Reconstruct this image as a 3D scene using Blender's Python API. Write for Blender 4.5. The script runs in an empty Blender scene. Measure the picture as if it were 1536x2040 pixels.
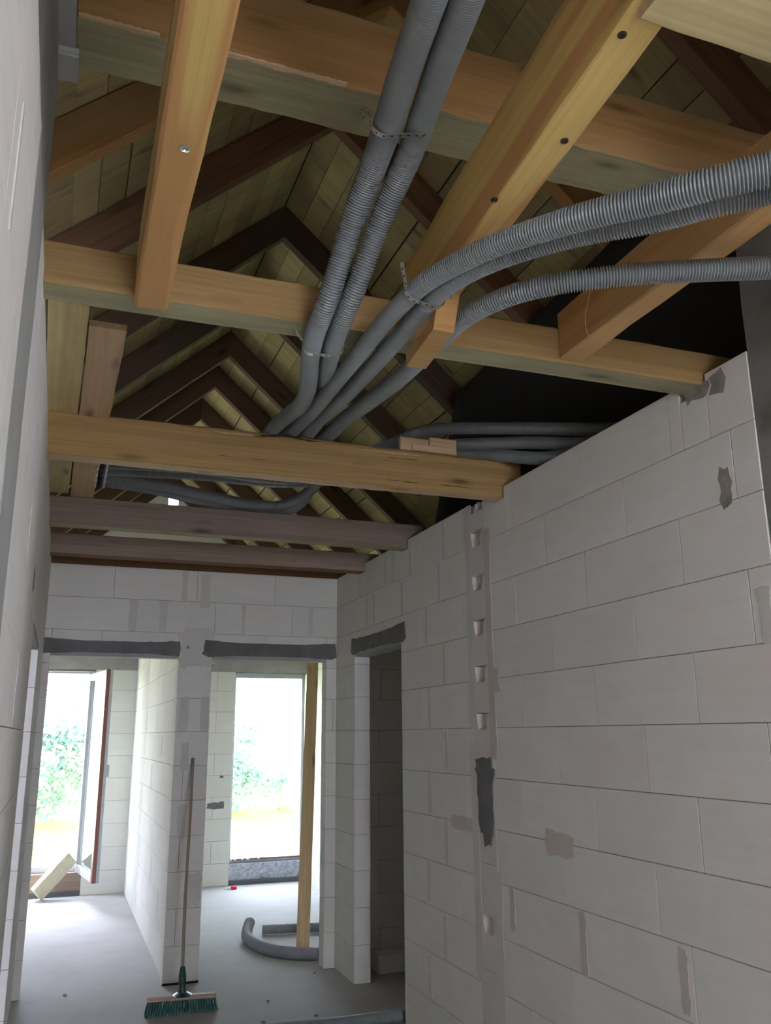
import bpy, bmesh, math, random
from mathutils import Vector, Matrix, noise
random.seed(7)
C = bpy.context.scene.collection
# ------------------------------------------------------------------ camera, world, light, exposure
cam_d = bpy.data.cameras.new('camera')
cam = bpy.data.objects.new('camera', cam_d); C.objects.link(cam)
cam_d.sensor_fit = 'HORIZONTAL'; cam_d.sensor_width = 36.0
cam_d.lens = 36.0 * 1711.3 / 1536.0
cam_d.clip_start = 0.02; cam_d.clip_end = 400
_r = (0.9371995, -0.3487248, -0.0069318); _u = (-0.0809496, -0.2367975, 0.9681808); _f = (0.3392701, 0.9068175, 0.2501557)
cam.matrix_world = Matrix(((_r[0], _u[0], -_f[0], 0.0), (_r[1], _u[1], -_f[1], 0.0), (_r[2], _u[2], -_f[2], 1.6609), (0, 0, 0, 1)))
bpy.context.scene.camera = cam
W = bpy.data.worlds.new('overcast_sky'); bpy.context.scene.world = W; W.use_nodes = True
wn = W.node_tree; bg = wn.nodes['Background']
bg.inputs['Color'].default_value = (0.75, 0.81, 1.0, 1); bg.inputs['Strength'].default_value = 20.0
sun_d = bpy.data.lights.new('sun', 'SUN'); sun_d.energy = 16.0; sun_d.color = (1.0, 0.93, 0.80); sun_d.angle = math.radians(4)
sun = bpy.data.objects.new('sun', sun_d); C.objects.link(sun)
sun.rotation_euler = Vector((-0.55, 0.62, -0.75)).to_track_quat('-Z', 'Y').to_euler()
def window_light(name, loc, direction, sx, sy, energy, col):
    d = bpy.data.lights.new(name, 'AREA'); d.shape = 'RECTANGLE'; d.size = sx; d.size_y = sy; d.energy = energy; d.color = col
    o = bpy.data.objects.new(name, d); C.objects.link(o); o.location = loc
    o.rotation_euler = Vector(direction).to_track_quat('-Z', 'Y').to_euler()
    return o
# daylight at the living room windows behind the camera and at the two windows in view
window_light('daylight_back', (0.8, -3.9, 1.55), (0, 1, 0.0), 1.3, 1.4, 34, (1.0, 0.94, 0.80))
window_light('daylight_side', (5.4, -0.6, 1.55), (-1, 0.12, 0.0), 1.7, 1.3, 24, (1.0, 0.94, 0.80))
window_light('daylight_window_1', (-0.1, 10.66, 1.3), (0, -1, 0), 0.9, 2.0, 46, (0.76, 0.79, 1.0))
window_light('daylight_window_2', (2.42, 10.66, 1.3), (0, -1, 0), 0.8, 2.0, 30, (0.76, 0.79, 1.0))
VS = bpy.context.scene.view_settings
VS.view_transform = 'Standard'; VS.look = 'None'; VS.gamma = 1.0; VS.exposure = 0.12; VS.use_curve_mapping = False
cy = bpy.context.scene.cycles
cy.max_bounces = 10; cy.diffuse_bounces = 7; cy.glossy_bounces = 3; cy.transmission_bounces = 6; cy.sample_clamp_indirect = 6.0

# ------------------------------------------------------------------ materials
def mat(name, rough=0.85, metal=0.0, spec=0.3):
    m = bpy.data.materials.new(name); m.use_nodes = True
    b = m.node_tree.nodes['Principled BSDF']
    b.inputs['Roughness'].default_value = rough; b.inputs['Metallic'].default_value = metal
    b.inputs['Specular IOR Level'].default_value = spec
    return m, m.node_tree, b
def N(nt, t, **kw):
    n = nt.nodes.new(t)
    for k, v in kw.items():
        if k in n.inputs: n.inputs[k].default_value = v
        else: setattr(n, k, v)
    return n
def ramp(nt, fac, stops):
    r = nt.nodes.new('ShaderNodeValToRGB'); e = r.color_ramp.elements
    while len(e) < len(stops): e.new(0.5)
    for i, (p, c) in enumerate(stops): e[i].position = p; e[i].color = (*c, 1)
    nt.links.new(fac, r.inputs['Fac']); return r.outputs['Color']
def mix(nt, fac, a, b, mode='MIX'):
    m = nt.nodes.new('ShaderNodeMix'); m.data_type = 'RGBA'; m.blend_type = mode
    for s, v in ((0, fac), (6, a), (7, b)):
        if hasattr(v, 'links') or hasattr(v, 'is_linked'): nt.links.new(v, m.inputs[s])
        elif s == 0: m.inputs[0].default_value = v
        else: m.inputs[s].default_value = (*v, 1)
    return m.outputs[2]
def coords(nt, scale, rnd=3.0, kind='Object'):
    tc = nt.nodes.new('ShaderNodeTexCoord'); mp = nt.nodes.new('ShaderNodeMapping'); mp.inputs['Scale'].default_value = scale
    oi = nt.nodes.new('ShaderNodeObjectInfo'); ml = nt.nodes.new('ShaderNodeMath'); ml.operation = 'MULTIPLY'; ml.inputs[1].default_value = rnd * 7.3
    nt.links.new(oi.outputs['Random'], ml.inputs[0])
    cb = nt.nodes.new('ShaderNodeCombineXYZ')
    for k in range(3): nt.links.new(ml.outputs[0], cb.inputs[k])
    nt.links.new(tc.outputs[kind], mp.inputs['Vector']); nt.links.new(cb.outputs[0], mp.inputs['Location'])
    return mp.outputs['Vector'], oi
def bump(nt, b, h, strength, dist=0.01):
    n = nt.nodes.new('ShaderNodeBump'); n.inputs['Strength'].default_value = strength; n.inputs['Distance'].default_value = dist
    nt.links.new(h, n.inputs['Height']); nt.links.new(n.outputs['Normal'], b.inputs['Normal'])
def noise_t(nt, vec, scale, detail=4, rough=0.55, dist=0.0):
    n = nt.nodes.new('ShaderNodeTexNoise'); n.inputs['Scale'].default_value = scale; n.inputs['Detail'].default_value = detail
    n.inputs['Roughness'].default_value = rough; n.inputs['Distortion'].default_value = dist
    nt.links.new(vec, n.inputs['Vector']); return n.outputs['Fac']

def wood(name, light, mid, dark, bands=0.0, band_col=None, band_scale=7.0, rough=0.75, knots=True, dirt=None, dirt_amt=0.5):
    m, nt, b = mat(name, rough)
    v, oi = coords(nt, (0.9, 16, 16)); g = noise_t(nt, v, 1.6, 8, 0.6, 0.6)
    col = ramp(nt, g, [(0.28, dark), (0.5, mid), (0.74, light)])
    v3, _ = coords(nt, (0.5, 60, 60)); f = noise_t(nt, v3, 1.5, 3)
    col = mix(nt, 0.35, col, ramp(nt, f, [(0.35, tuple(x * 0.72 for x in mid)), (0.6, light)]))
    v2, _ = coords(nt, (0.55, band_scale, band_scale)); w = noise_t(nt, v2, 1.0, 2, 0.4)
    if band_col: col = mix(nt, ramp(nt, w, [(0.46, (0, 0, 0)), (0.52, (bands,) * 3)]), col, band_col)
    if knots:
        vk, _ = coords(nt, (2.1, 7.5, 7.5)); vo = nt.nodes.new('ShaderNodeTexVoronoi'); vo.inputs['Scale'].default_value = 1.0
        nt.links.new(vk, vo.inputs['Vector'])
        kf = ramp(nt, vo.outputs['Distance'], [(0.05, (0.85,) * 3), (0.12, (0.35,) * 3), (0.2, (0, 0, 0))])
        col = mix(nt, kf, col, tuple(x * 0.42 for x in dark))
    if dirt:
        vd, _ = coords(nt, (1.3, 2.0, 2.0)); d = noise_t(nt, vd, 2.0, 5, 0.6)
        col = mix(nt, ramp(nt, d, [(0.4, (0, 0, 0)), (0.65, (dirt_amt,) * 3)]), col, dirt)
    hs = nt.nodes.new('ShaderNodeHueSaturation'); mr = nt.nodes.new('ShaderNodeMapRange'); mr.inputs[3].default_value = 0.82; mr.inputs[4].default_value = 1.15
    nt.links.new(oi.outputs['Random'], mr.inputs[0]); nt.links.new(mr.outputs[0], hs.inputs['Value']); nt.links.new(col, hs.inputs['Color'])
    nt.links.new(hs.outputs['Color'], b.inputs['Base Color'])
    bump(nt, b, f, 0.25, 0.004)
    return m
M = {}
M['pine'] = wood('pine', (0.44, 0.28, 0.115), (0.36, 0.225, 0.088), (0.26, 0.15, 0.06))
M['pine_orange'] = wood('pine_orange', (0.50, 0.28, 0.10), (0.42, 0.225, 0.075), (0.30, 0.15, 0.05), 0.6, (0.40, 0.26, 0.12))
M['pine_yellow'] = wood('pine_yellow', (0.64, 0.46, 0.165), (0.58, 0.40, 0.135), (0.46, 0.29, 0.095), 0.85, (0.46, 0.235, 0.09), 9.0)
M['pine_pale'] = wood('pine_pale', (0.60, 0.44, 0.27), (0.52, 0.36, 0.21), (0.40, 0.26, 0.15))
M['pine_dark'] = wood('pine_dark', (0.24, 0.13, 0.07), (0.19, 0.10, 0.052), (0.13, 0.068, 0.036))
M['pine_shaded'] = wood('shaded_pine', (0.13, 0.08, 0.05), (0.10, 0.06, 0.038), (0.065, 0.04, 0.026))  # pine with the deep attic shade put into its colour
M['pine_grey'] = wood('pine_grey', (0.30, 0.235, 0.185), (0.25, 0.19, 0.15), (0.17, 0.13, 0.105))  # greyed pine; on the far joists the backlit look is put into the colour
M['weathered_bounce'] = wood('weathered_bounce_wood', (0.46, 0.42, 0.24), (0.38, 0.345, 0.195), (0.27, 0.24, 0.14), dirt=(0.22, 0.205, 0.13), dirt_amt=0.55)  # weathered underside wood, with green bounce light put into its colour
M['sheathing'] = wood('sheathing_wood', (0.52, 0.44, 0.20), (0.43, 0.355, 0.155), (0.31, 0.25, 0.11), dirt=(0.27, 0.21, 0.12), dirt_amt=0.5)
M['board_yellow'] = wood('board_yellow', (0.60, 0.50, 0.25), (0.52, 0.42, 0.20), (0.42, 0.32, 0.15), dirt=(0.33, 0.27, 0.15), dirt_amt=0.5)

def aac(name, base, rnd=0.03, streak=0.05):
    m, nt, b = mat(name, 0.95, spec=0.15)
    v, oi = coords(nt, (1.2, 1.2, 14)); s = noise_t(nt, v, 2.2, 5, 0.6)
    v2, _ = coords(nt, (1, 1, 1), kind='Object'); p = noise_t(nt, v2, 2.6, 3)
    c = ramp(nt, s, [(0.3, tuple(x * (1 - streak) for x in base)), (0.7, tuple(min(1, x * (1 + streak)) for x in base))])
    c = mix(nt, 0.5, c, ramp(nt, p, [(0.36, (base[0] * 0.90, base[1] * 0.94, base[2] * 0.93)), (0.52, base), (0.68, (base[0] * 1.0, base[1] * 0.91, base[2] * 0.90))]))
    hs = nt.nodes.new('ShaderNodeHueSaturation'); mr = nt.nodes.new('ShaderNodeMapRange'); mr.inputs[3].default_value = 1 - rnd; mr.inputs[4].default_value = 1 + rnd
    nt.links.new(oi.outputs['Random'], mr.inputs[0]); nt.links.new(mr.outputs[0], hs.inputs['Value']); nt.links.new(c, hs.inputs['Color'])
    nt.links.new(hs.outputs['Color'], b.inputs['Base Color'])
    v3, _ = coords(nt, (1, 1, 1)); f = noise_t(nt, v3, 180, 3); bump(nt, b, f, 0.25, 0.002)
    return m
M['aac'] = aac('aerated_concrete', (0.76, 0.745, 0.715))
M['aac_end'] = aac('aerated_concrete_end', (0.68, 0.63, 0.61), 0.03)
M['aac_left'] = aac('aerated_concrete_pale', (0.80, 0.79, 0.76), 0.02)
def rough_mineral(name, base, amp=0.15, scale=3.0, rough=0.95, bmp=0.4, fine=60, blot=None):
    m, nt, b = mat(name, rough, spec=0.2)
    v, oi = coords(nt, (1, 1, 1)); s = noise_t(nt, v, scale, 7, 0.62)
    c = ramp(nt, s, [(0.3, tuple(x * (1 - amp) for x in base)), (0.7, tuple(min(1, x * (1 + amp)) for x in base))])
    if blot:
        v2, _ = coords(nt, (1, 1, 1)); c = mix(nt, ramp(nt, noise_t(nt, v2, scale * 0.55, 4, 0.6), [(0.55, (0, 0, 0)), (0.66, (0.75,) * 3)]), c, blot)
    nt.links.new(c, b.inputs['Base Color']); bump(nt, b, noise_t(nt, v, fine, 4), bmp, 0.004)
    return m
M['mortar'] = rough_mineral('joint_mortar', (0.34, 0.33, 0.31))
M['smear'] = rough_mineral('mortar_smear', (0.63, 0.615, 0.58), 0.06)
M['smear_brown'] = rough_mineral('brown_mortar_smear', (0.56, 0.51, 0.475), 0.08)
M['smear_dark'] = rough_mineral('dark_mortar', (0.165, 0.16, 0.16), 0.18, 8)
M['soot'] = rough_mineral('black_stain', (0.27, 0.25, 0.22), 0.35, 14)
M['concrete'] = rough_mineral('rough_concrete', (0.215, 0.215, 0.20), 0.22, 4.0, blot=(0.12, 0.10, 0.08))
M['concrete_pale'] = rough_mineral('pale_concrete', (0.36, 0.365, 0.35), 0.12, 5.0)
M['floor'] = rough_mineral('floor_screed', (0.45, 0.44, 0.44), 0.10, 1.6, 0.8, 0.15, 45)
M['lintel'] = rough_mineral('lintel_concrete', (0.36, 0.355, 0.35), 0.12, 5.0)
M['plaster'] = rough_mineral('dry_wall_plaster', (0.6, 0.59, 0.57), 0.04, 2)
def flat(name, col, rough=0.6, metal=0.0, spec=0.4, vary=0.08, scale=12):
    m, nt, b = mat(name, rough, metal, spec)
    v, oi = coords(nt, (1, 1, 1)); s = noise_t(nt, v, scale, 3)
    nt.links.new(ramp(nt, s, [(0.3, tuple(x * (1 - vary) for x in col)), (0.7, tuple(min(1, x * (1 + vary)) for x in col))]), b.inputs['Base Color'])
    return m
M['pipe'] = flat('grey_corrugated_plastic', (0.205, 0.225, 0.23), 0.36, spec=0.5)
M['pipe_pale'] = flat('pale_corrugated_plastic', (0.30, 0.31, 0.35), 0.5)
M['black'] = flat('black_rubber', (0.012, 0.012, 0.014), 0.6)
M['steel'] = flat('galvanised_steel', (0.62, 0.65, 0.65), 0.32, 0.85)
M['rust'] = flat('dark_screw', (0.07, 0.055, 0.04), 0.5, 0.6)
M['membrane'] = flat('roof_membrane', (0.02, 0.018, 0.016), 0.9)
M['green_plastic'] = flat('dark_green_plastic', (0.012, 0.055, 0.05), 0.4)
M['bristle'] = flat('green_bristle', (0.006, 0.11, 0.085), 0.5, vary=0.35, scale=60)
M['brush_wood'] = flat('brush_block_wood', (0.46, 0.34, 0.28), 0.6)
M['stick_wood'] = flat('broom_stick_wood', (0.30, 0.245, 0.19), 0.7)
M['frame_white'] = flat('grey_window_profile', (0.40, 0.41, 0.44), 0.4)
M['frame_brown'] = flat('mahogany_window_profile', (0.19, 0.075, 0.055), 0.45)
M['gasket'] = flat('window_gasket', (0.10, 0.105, 0.115), 0.6)
M['red'] = flat('red_plastic', (0.75, 0.02, 0.05), 0.4)
M['white_plastic'] = flat('white_plastic', (0.7, 0.7, 0.7), 0.4)
M['foam'] = flat('white_foam', (0.8, 0.8, 0.78), 0.9)
M['slab'] = flat('pale_yellow_slab', (0.58, 0.54, 0.38), 0.9)
M['bark'] = flat('tree_bark', (0.30, 0.32, 0.29), 0.9, vary=0.15)
M['foil'] = flat('silver_insulation_foil', (0.42, 0.44, 0.50), 0.35, 0.35, vary=0.35, scale=30)
M['fibre'] = flat('straw_fibre', (0.6, 0.42, 0.22), 0.8)
def leaf_mat(name, a, b_):
    m, nt, b = mat(name, 0.6); v, oi = coords(nt, (1, 1, 1)); s = noise_t(nt, v, 2.2, 4, 0.6)
    c = ramp(nt, s, [(0.35, a), (0.65, b_)]); nt.links.new(c, b.inputs['Base Color'])
    tr = nt.nodes.new('ShaderNodeBsdfTranslucent'); nt.links.new(c, tr.inputs['Color'])
    ms = nt.nodes.new('ShaderNodeMixShader'); ms.inputs[0].default_value = 0.45
    nt.links.new(b.outputs[0], ms.inputs[1]); nt.links.new(tr.outputs[0], ms.inputs[2]); nt.links.new(ms.outputs[0], nt.nodes['Material Output'].inputs[0])
    return m
M['leaf'] = leaf_mat('pale_green_leaf', (0.20, 0.30, 0.25), (0.34, 0.44, 0.38))
M['leaf_dark'] = leaf_mat('deep_green_leaf', (0.13, 0.215, 0.175), (0.22, 0.32, 0.27))
def meadow():
    m, nt, b = mat('meadow_grass', 0.95); v, oi = coords(nt, (1, 1, 1)); s = noise_t(nt, v, 0.5, 6, 0.6)
    nt.links.new(ramp(nt, s, [(0.38, (0.18, 0.27, 0.02)), (0.5, (0.36, 0.36, 0.025)), (0.66, (0.42, 0.38, 0.05))]), b.inputs['Base Color']); return m
M['meadow'] = meadow()
def glass():
    m = bpy.data.materials.new('window_glass'); m.use_nodes = True; nt = m.node_tree; nt.nodes.clear()
    o = nt.nodes.new('ShaderNodeOutputMaterial'); t = nt.nodes.new('ShaderNodeBsdfTransparent'); t.inputs[0].default_value = (0.93, 0.97, 0.96, 1)
    g = nt.nodes.new('ShaderNodeBsdfGlossy'); g.inputs['Roughness'].default_value = 0.02
    lw = nt.nodes.new('ShaderNodeLayerWeight'); lw.inputs[0].default_value = 0.25
    ml = nt.nodes.new('ShaderNodeMath'); ml.operation = 'MULTIPLY'; ml.inputs[1].default_value = 0.5
    ms = nt.nodes.new('ShaderNodeMixShader')
    nt.links.new(lw.outputs['Fresnel'], ml.inputs[0]); nt.links.new(ml.outputs[0], ms.inputs[0]); nt.links.new(t.outputs[0], ms.inputs[1]); nt.links.new(g.outputs[0], ms.inputs[2]); nt.links.new(ms.outputs[0], o.inputs[0])
    return m
M['glass'] = glass()

# ------------------------------------------------------------------ helpers
def put(name, me, m=None, parent=None, loc=None, rot=None):
    o = bpy.data.objects.new(name, me); C.objects.link(o)
    if m is not None and not me.materials: me.materials.append(m)
    if parent is not None: o.parent = parent
    if loc is not None: o.location = loc
    if rot is not None: o.rotation_euler = rot
    return o
def tag(o, label=None, cat=None, group=None, kind=None):
    for k, v in (('label', label), ('category', cat), ('group', group), ('kind', kind)):
        if v: o[k] = v
    return o
def thing(name, loc, label, cat, group=None, rot=(0, 0, 0)):
    o = bpy.data.objects.new(name, None); C.objects.link(o); o.location = loc; o.rotation_euler = rot; o.empty_display_size = 0.1
    return tag(o, label, cat, group)
def structure(name, loc=(0, 0, 0), label=None, cat=None):
    o = bpy.data.objects.new(name, None); C.objects.link(o); o.location = loc
    tag(o, label, cat); o['kind'] = 'structure'; return o
def mesh(name, verts, faces, smooth=False):
    me = bpy.data.meshes.new(name); me.from_pydata(verts, [], faces); me.update()
    if smooth: me.polygons.foreach_set('use_smooth', [True] * len(me.polygons))
    return me
_bc = {}
def box_mesh(sx, sy, sz, bev=0.0, key='box'):
    """box with its corner at the origin"""
    k = (round(sx, 4), round(sy, 4), round(sz, 4), bev, key)
    if k in _bc: return _bc[k]
    bm = bmesh.new(); bmesh.ops.create_cube(bm, size=1.0)
    for v in bm.verts: v.co = Vector(((v.co.x + .5) * sx, (v.co.y + .5) * sy, (v.co.z + .5) * sz))
    if bev > 0: bmesh.ops.bevel(bm, geom=list(bm.edges), offset=bev, segments=1, affect='EDGES', profile=0.5)
    me = bpy.data.meshes.new(key); bm.to_mesh(me); bm.free(); _bc[k] = me
    return me
def box(name, p0, p1, m, parent=None, bev=0.0, origin=(0, 0, 0), key=None):
    me = box_mesh(p1[0] - p0[0], p1[1] - p0[1], p1[2] - p0[2], bev, (key or m.name))
    return put(name, me, m, parent, (p0[0] - origin[0], p0[1] - origin[1], p0[2] - origin[2]))
def bar_mesh(L, w, h, segs=12, bev=0.006, jit=0.0015, seed=0, wane=None, mats=1):
    """timber along local +X, centred in y, z from 0 to h; chamfered edges with jitter. faces of the bottom get material 1 if mats==2"""
    rnd = random.Random(seed); vs = []; fs = []; mi = []
    for i in range(segs + 1):
        x = L * i / segs
        bt = [bev * (0.6 + 0.9 * rnd.random()) for _ in range(4)]
        if wane:
            for ci, (amt, sc) in wane.items(): bt[ci] += amt * max(0.0, noise.noise(Vector((x * sc, seed * 3.1, ci * 5.0))) + 0.15)
        dy = [rnd.uniform(-jit, jit) for _ in range(4)]
        hw = w / 2
        c = [(-hw + bt[0], 0 + dy[0]), (hw - bt[1], 0 + dy[0]), (hw + dy[1], bt[1]), (hw + dy[1], h - bt[2]), (hw - bt[2], h + dy[2]), (-hw + bt[3], h + dy[2]), (-hw + dy[3], h - bt[3]), (-hw + dy[3], bt[0])]
        vs += [(x, y, z) for y, z in c]
    for i in range(segs):
        for k in range(8):
            a = i * 8 + k; b = i * 8 + (k + 1) % 8
            fs.append((a, a + 8, b + 8, b)); mi.append(1 if (mats == 2 and k in (0,)) else 0)
    fs.append(tuple(range(8))); mi.append(0)
    fs.append(tuple(reversed(range(segs * 8, segs * 8 + 8)))); mi.append(0)
    me = mesh('timber', vs, fs)
    return me, mi
def timber(name, p0, p1, w, h, m, parent=None, m2=None, segs=14, bev=0.005, jit=0.0012, seed=0, wane=None, roll=0.0):
    """p0,p1 = centre line of the bottom face; w across, h up"""
    p0 = Vector(p0); p1 = Vector(p1); d = p1 - p0; L = d.length; d.normalize()
    z = Vector((0, 0, 1)); y = z.cross(d); y.normalize(); z2 = d.cross(y)
    if roll: R_ = Matrix.Rotation(roll, 3, d); y = R_ @ y; z2 = R_ @ z2
    me, mi = bar_mesh(L, w, h, segs, bev, jit, seed, wane, 2 if m2 else 1)
    me.materials.append(m)
    if m2: me.materials.append(m2); me.polygons.foreach_set('material_index', mi)
    o = put(name, me, None, parent)
    o.matrix_world = Matrix(((d.x, y.x, z2.x, p0.x), (d.y, y.y, z2.y, p0.y), (d.z, y.z, z2.z, p0.z), (0, 0, 0, 1)))
    if parent is not None: o.matrix_local = Matrix.Translation(-Vector(parent.location)) @ o.matrix_world if parent.rotation_euler[:] == (0, 0, 0) else o.matrix_world
    return o
def spline(pts, step):
    P = [Vector(p) for p in pts]; out = []
    P = [P[0] * 2 - P[1]] + P + [P[-1] * 2 - P[-2]]
    dense = []
    for i in range(1, len(P) - 2):
        a, b, c, d = P[i - 1:i + 3]
        for k in range(24):
            t = k / 24
            dense.append(0.5 * ((2 * b) + (c - a) * t + (2 * a - 5 * b + 4 * c - d) * t * t + (3 * b - a - 3 * c + d) * t ** 3))
    dense.append(P[-2])
    # light smoothing
    for _ in range(6):
        dense = [dense[0]] + [(dense[i - 1] + dense[i] * 2 + dense[i + 1]) / 4 for i in range(1, len(dense) - 1)] + [dense[-1]]
    out = [dense[0].copy()]; acc = 0.0
    for i in range(1, len(dense)):
        a, b = dense[i - 1], dense[i]; seg = (b - a).length; pos = 0.0
        if seg < 1e-9: continue
        while acc + (seg - pos) >= step:
            pos += step - acc; out.append(a.lerp(b, pos / seg)); acc = 0.0
        acc += seg - pos
    return out
def tube_mesh(pts, radii, step, segs, prof=None, caps=True, smooth=True):
    """pts: control points (x,y,z); radii: per control point or one number; prof: list of radius offsets cycled per ring"""
    path = spline(pts, step); n = len(path)
    if not isinstance(radii, (list, tuple)): radii = [radii] * len(pts)
    ck = [Vector(p) for p in pts]; vs = []; fs = []
    # radius by interpolation on accumulated control length
    cl = [0.0]
    for i in range(1, len(ck)): cl.append(cl[-1] + (ck[i] - ck[i - 1]).length)
    T = cl[-1]; t0 = (path[1] - path[0]).normalized(); up = Vector((0, 0, 1)) if abs(t0.z) < 0.9 else Vector((1, 0, 0))
    nrm = (up - t0 * up.dot(t0)).normalized(); prev = t0
    for i, p in enumerate(path):
        t = ((path[min(i + 1, n - 1)] - path[max(i - 1, 0)])).normalized()
        ax = prev.cross(t)
        if ax.length > 1e-7: nrm = Matrix.Rotation(prev.angle(t), 3, ax.normalized()) @ nrm
        nrm = (nrm - t * nrm.dot(t)).normalized(); bn = t.cross(nrm); prev = t
        s = T * i / max(1, n - 1); k = 0
        while k < len(cl) - 2 and cl[k + 1] < s: k += 1
        f = (s - cl[k]) / max(1e-6, cl[k + 1] - cl[k]); r = radii[k] * (1 - f) + radii[k + 1] * f
        if prof: r += prof[i % len(prof)]
        for j in range(segs):
            a = 2 * math.pi * j / segs
            q = p + (nrm * math.cos(a) + bn * math.sin(a)) * r; vs.append(q[:])
    for i in range(n - 1):
        for j in range(segs):
            a = i * segs + j; b = i * segs + (j + 1) % segs; fs.append((a, b, b + segs, a + segs))
    if caps: fs.append(tuple(reversed(range(segs)))); fs.append(tuple(range((n - 1) * segs, n * segs)))
    return mesh('tube', vs, fs, smooth)
PROF = [0.0, 0.0, -0.0060, -0.0060]
def pipe(name, pts, r, m, label, cat='pipe', group=None, pitch=0.0076, segs=18):
    o = put(name, tube_mesh(pts, r, pitch / 4, segs, PROF), m); me = o.data
    base = Vector(pts[0])
    me.transform(Matrix.Translation(-base)); o.location = base
    return tag(o, label, cat, group)
def smear(parent, axis, pos, u0, u1, z0, z1, m, name='mortar_smear', jag=0.25, depth=0.0010, seed=0, sign=1):
    """irregular thin patch; axis 'x': wall plane x=pos facing -sign*x, u=y ; axis 'y': plane y=pos"""
    rnd = random.Random(seed + int(u0 * 977) + int(z0 * 613)); pts = []
    cu, cz, ru, rz = (u0 + u1) / 2, (z0 + z1) / 2, (u1 - u0) / 2, (z1 - z0) / 2
    depth = depth + rnd.uniform(0, .0006)
    amp = jag * min(ru, rz) * 0.9; st = max(0.008, min(0.03, min(ru, rz)))
    ew, eh = max(2, int(2 * ru / st)), max(2, int(2 * rz / st)); cr_ = 0.25 * min(ru, rz)
    loop = [(u0 + 2 * ru * i / ew, z0) for i in range(ew)] + [(u1, z0 + 2 * rz * i / eh) for i in range(eh)] + [(u1 - 2 * ru * i / ew, z1) for i in range(ew)] + [(u0, z1 - 2 * rz * i / eh) for i in range(eh)]
    for (u, z) in loop:
        du, dz = u - cu, z - cz
        cor = max(0.0, abs(du) / ru + abs(dz) / rz - 1.45) * 1.1
        a = amp * (0.6 * noise.noise(Vector((u * 30, z * 30, seed + cu * 7))) * 1.6 + rnd.uniform(-.45, .45)) - cor * min(ru, rz) * 0.6
        nx = du / ru; nz_ = dz / rz
        if abs(nx) > abs(nz_): pts.append((u + math.copysign(a, du), z - math.copysign(cor * cr_, dz)))
        else: pts.append((u - math.copysign(cor * cr_, du), z + math.copysign(a, dz)))
    n = len(pts)
    def P(u, z, d): return (pos - d * sign, u, z) if axis == 'x' else (u, pos - d * sign, z)
    vs = [P(u, z, depth) for u, z in pts] + [P(u * 1.0, z, -0.001) for u, z in [(cu + (u - cu) * 1.04, cz + (z - cz) * 1.04) for u, z in pts]]
    fs = [tuple(range(n))] + [(i, n + i, n + (i + 1) % n, (i + 1) % n) for i in range(n)]
    me = mesh('smear', vs, fs); bm = bmesh.new(); bm.from_mesh(me); bmesh.ops.recalc_face_normals(bm, faces=bm.faces); bm.to_mesh(me); bm.free()
    return put(name, me, m, parent)

H = 0.241; BL = 0.61; XR = 2.056; XL = -0.13; YF = 6.64; YG = 10.5; T12 = 0.12
G = 0.0014   # half of the open joint
def wall_blocks(parent, axis, face, thick, u0, u1, ztop_rows, offs, openings=(), m=None, z_lim=None, name='block', first=1, notches=(), core=True, G=G):
    """axis 'x': wall in plane x=face..face+thick, runs along y. openings: (ua, ub, za, zb)"""
    m = m or M['aac']
    def add(a, b, za, zb):
        if b - a < 0.004 or zb - za < 0.006: return
        if axis == 'x': box(name, (face, a + G, za + G), (face + thick, b - G, zb - G), m, parent, 0.0016)
        else: box(name, (a + G, face, za + G), (b - G, face + thick, zb - G), m, parent, 0.0016)
    for k in range(first, ztop_rows + 1):
        zb = k * H; za = zb - H
        o = offs(k); js = [u0]; j = math.floor((u0 - o) / BL) - 1
        while o + j * BL < u1 + BL:
            u = o + j * BL
            if u0 + 0.03 < u < u1 - 0.03: js.append(u)
            j += 1
        js.append(u1)
        for a, b in zip(js[:-1], js[1:]):
            segs = [(a, b, za, zb)]
            for (oa, ob, oza, ozb) in list(openings) + ([n for n in notches]):
                new = []
                for (sa, sb, sza, szb) in segs:
                    if ob <= sa or oa >= sb or ozb <= sza + 0.004 or oza >= szb - 0.004: new.append((sa, sb, sza, szb)); continue
                    if oa > sa: new.append((sa, oa, sza, szb))
                    if ob < sb: new.append((ob, sb, sza, szb))
                    ma, mb = max(sa, oa), min(sb, ob)
                    if ozb < szb - 0.004: new.append((ma, mb, ozb, szb))
                    if oza > sza + 0.004: new.append((ma, mb, sza, oza))
                segs = new
            for s in segs: add(*s)
    if core:
        # recessed mortar core seen in the joints
        ins = 0.007; us = sorted({u0, u1} | {max(u0, min(u1, q)) for o_ in openings for q in o_[:2]})
        for a, b in zip(us[:-1], us[1:]):
            mid = (a + b) / 2; zs = [(0.0, ztop_rows * H)]
            for (oa, ob, oza, ozb) in openings:
                if oa < mid < ob:
                    n2 = []
                    for (p, q) in zs:
                        if oza > p: n2.append((p, oza))
                        if ozb < q: n2.append((ozb, q))
                    zs = n2
            ia = ins if (a == u0 or any(abs(a - o_[1]) < 1e-6 for o_ in openings)) else 0
            ib = ins if (b == u1 or any(abs(b - o_[0]) < 1e-6 for o_ in openings)) else 0
            for (p, q) in zs:
                q2 = q - (0.07 if q > ztop_rows * H - 0.01 else ins); p2 = p + (ins if p > 0.01 else 0)
                if q2 - p2 < 0.03: continue
                if axis == 'x': box('mortar_joint', (face + ins, a + ia, p2), (face + thick - ins, b - ib, q2), M['mortar'], parent)
                else: box('mortar_joint', (a + ia, face + ins, p2), (b - ib, face + thick - ins, q2), M['mortar'], parent)

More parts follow.
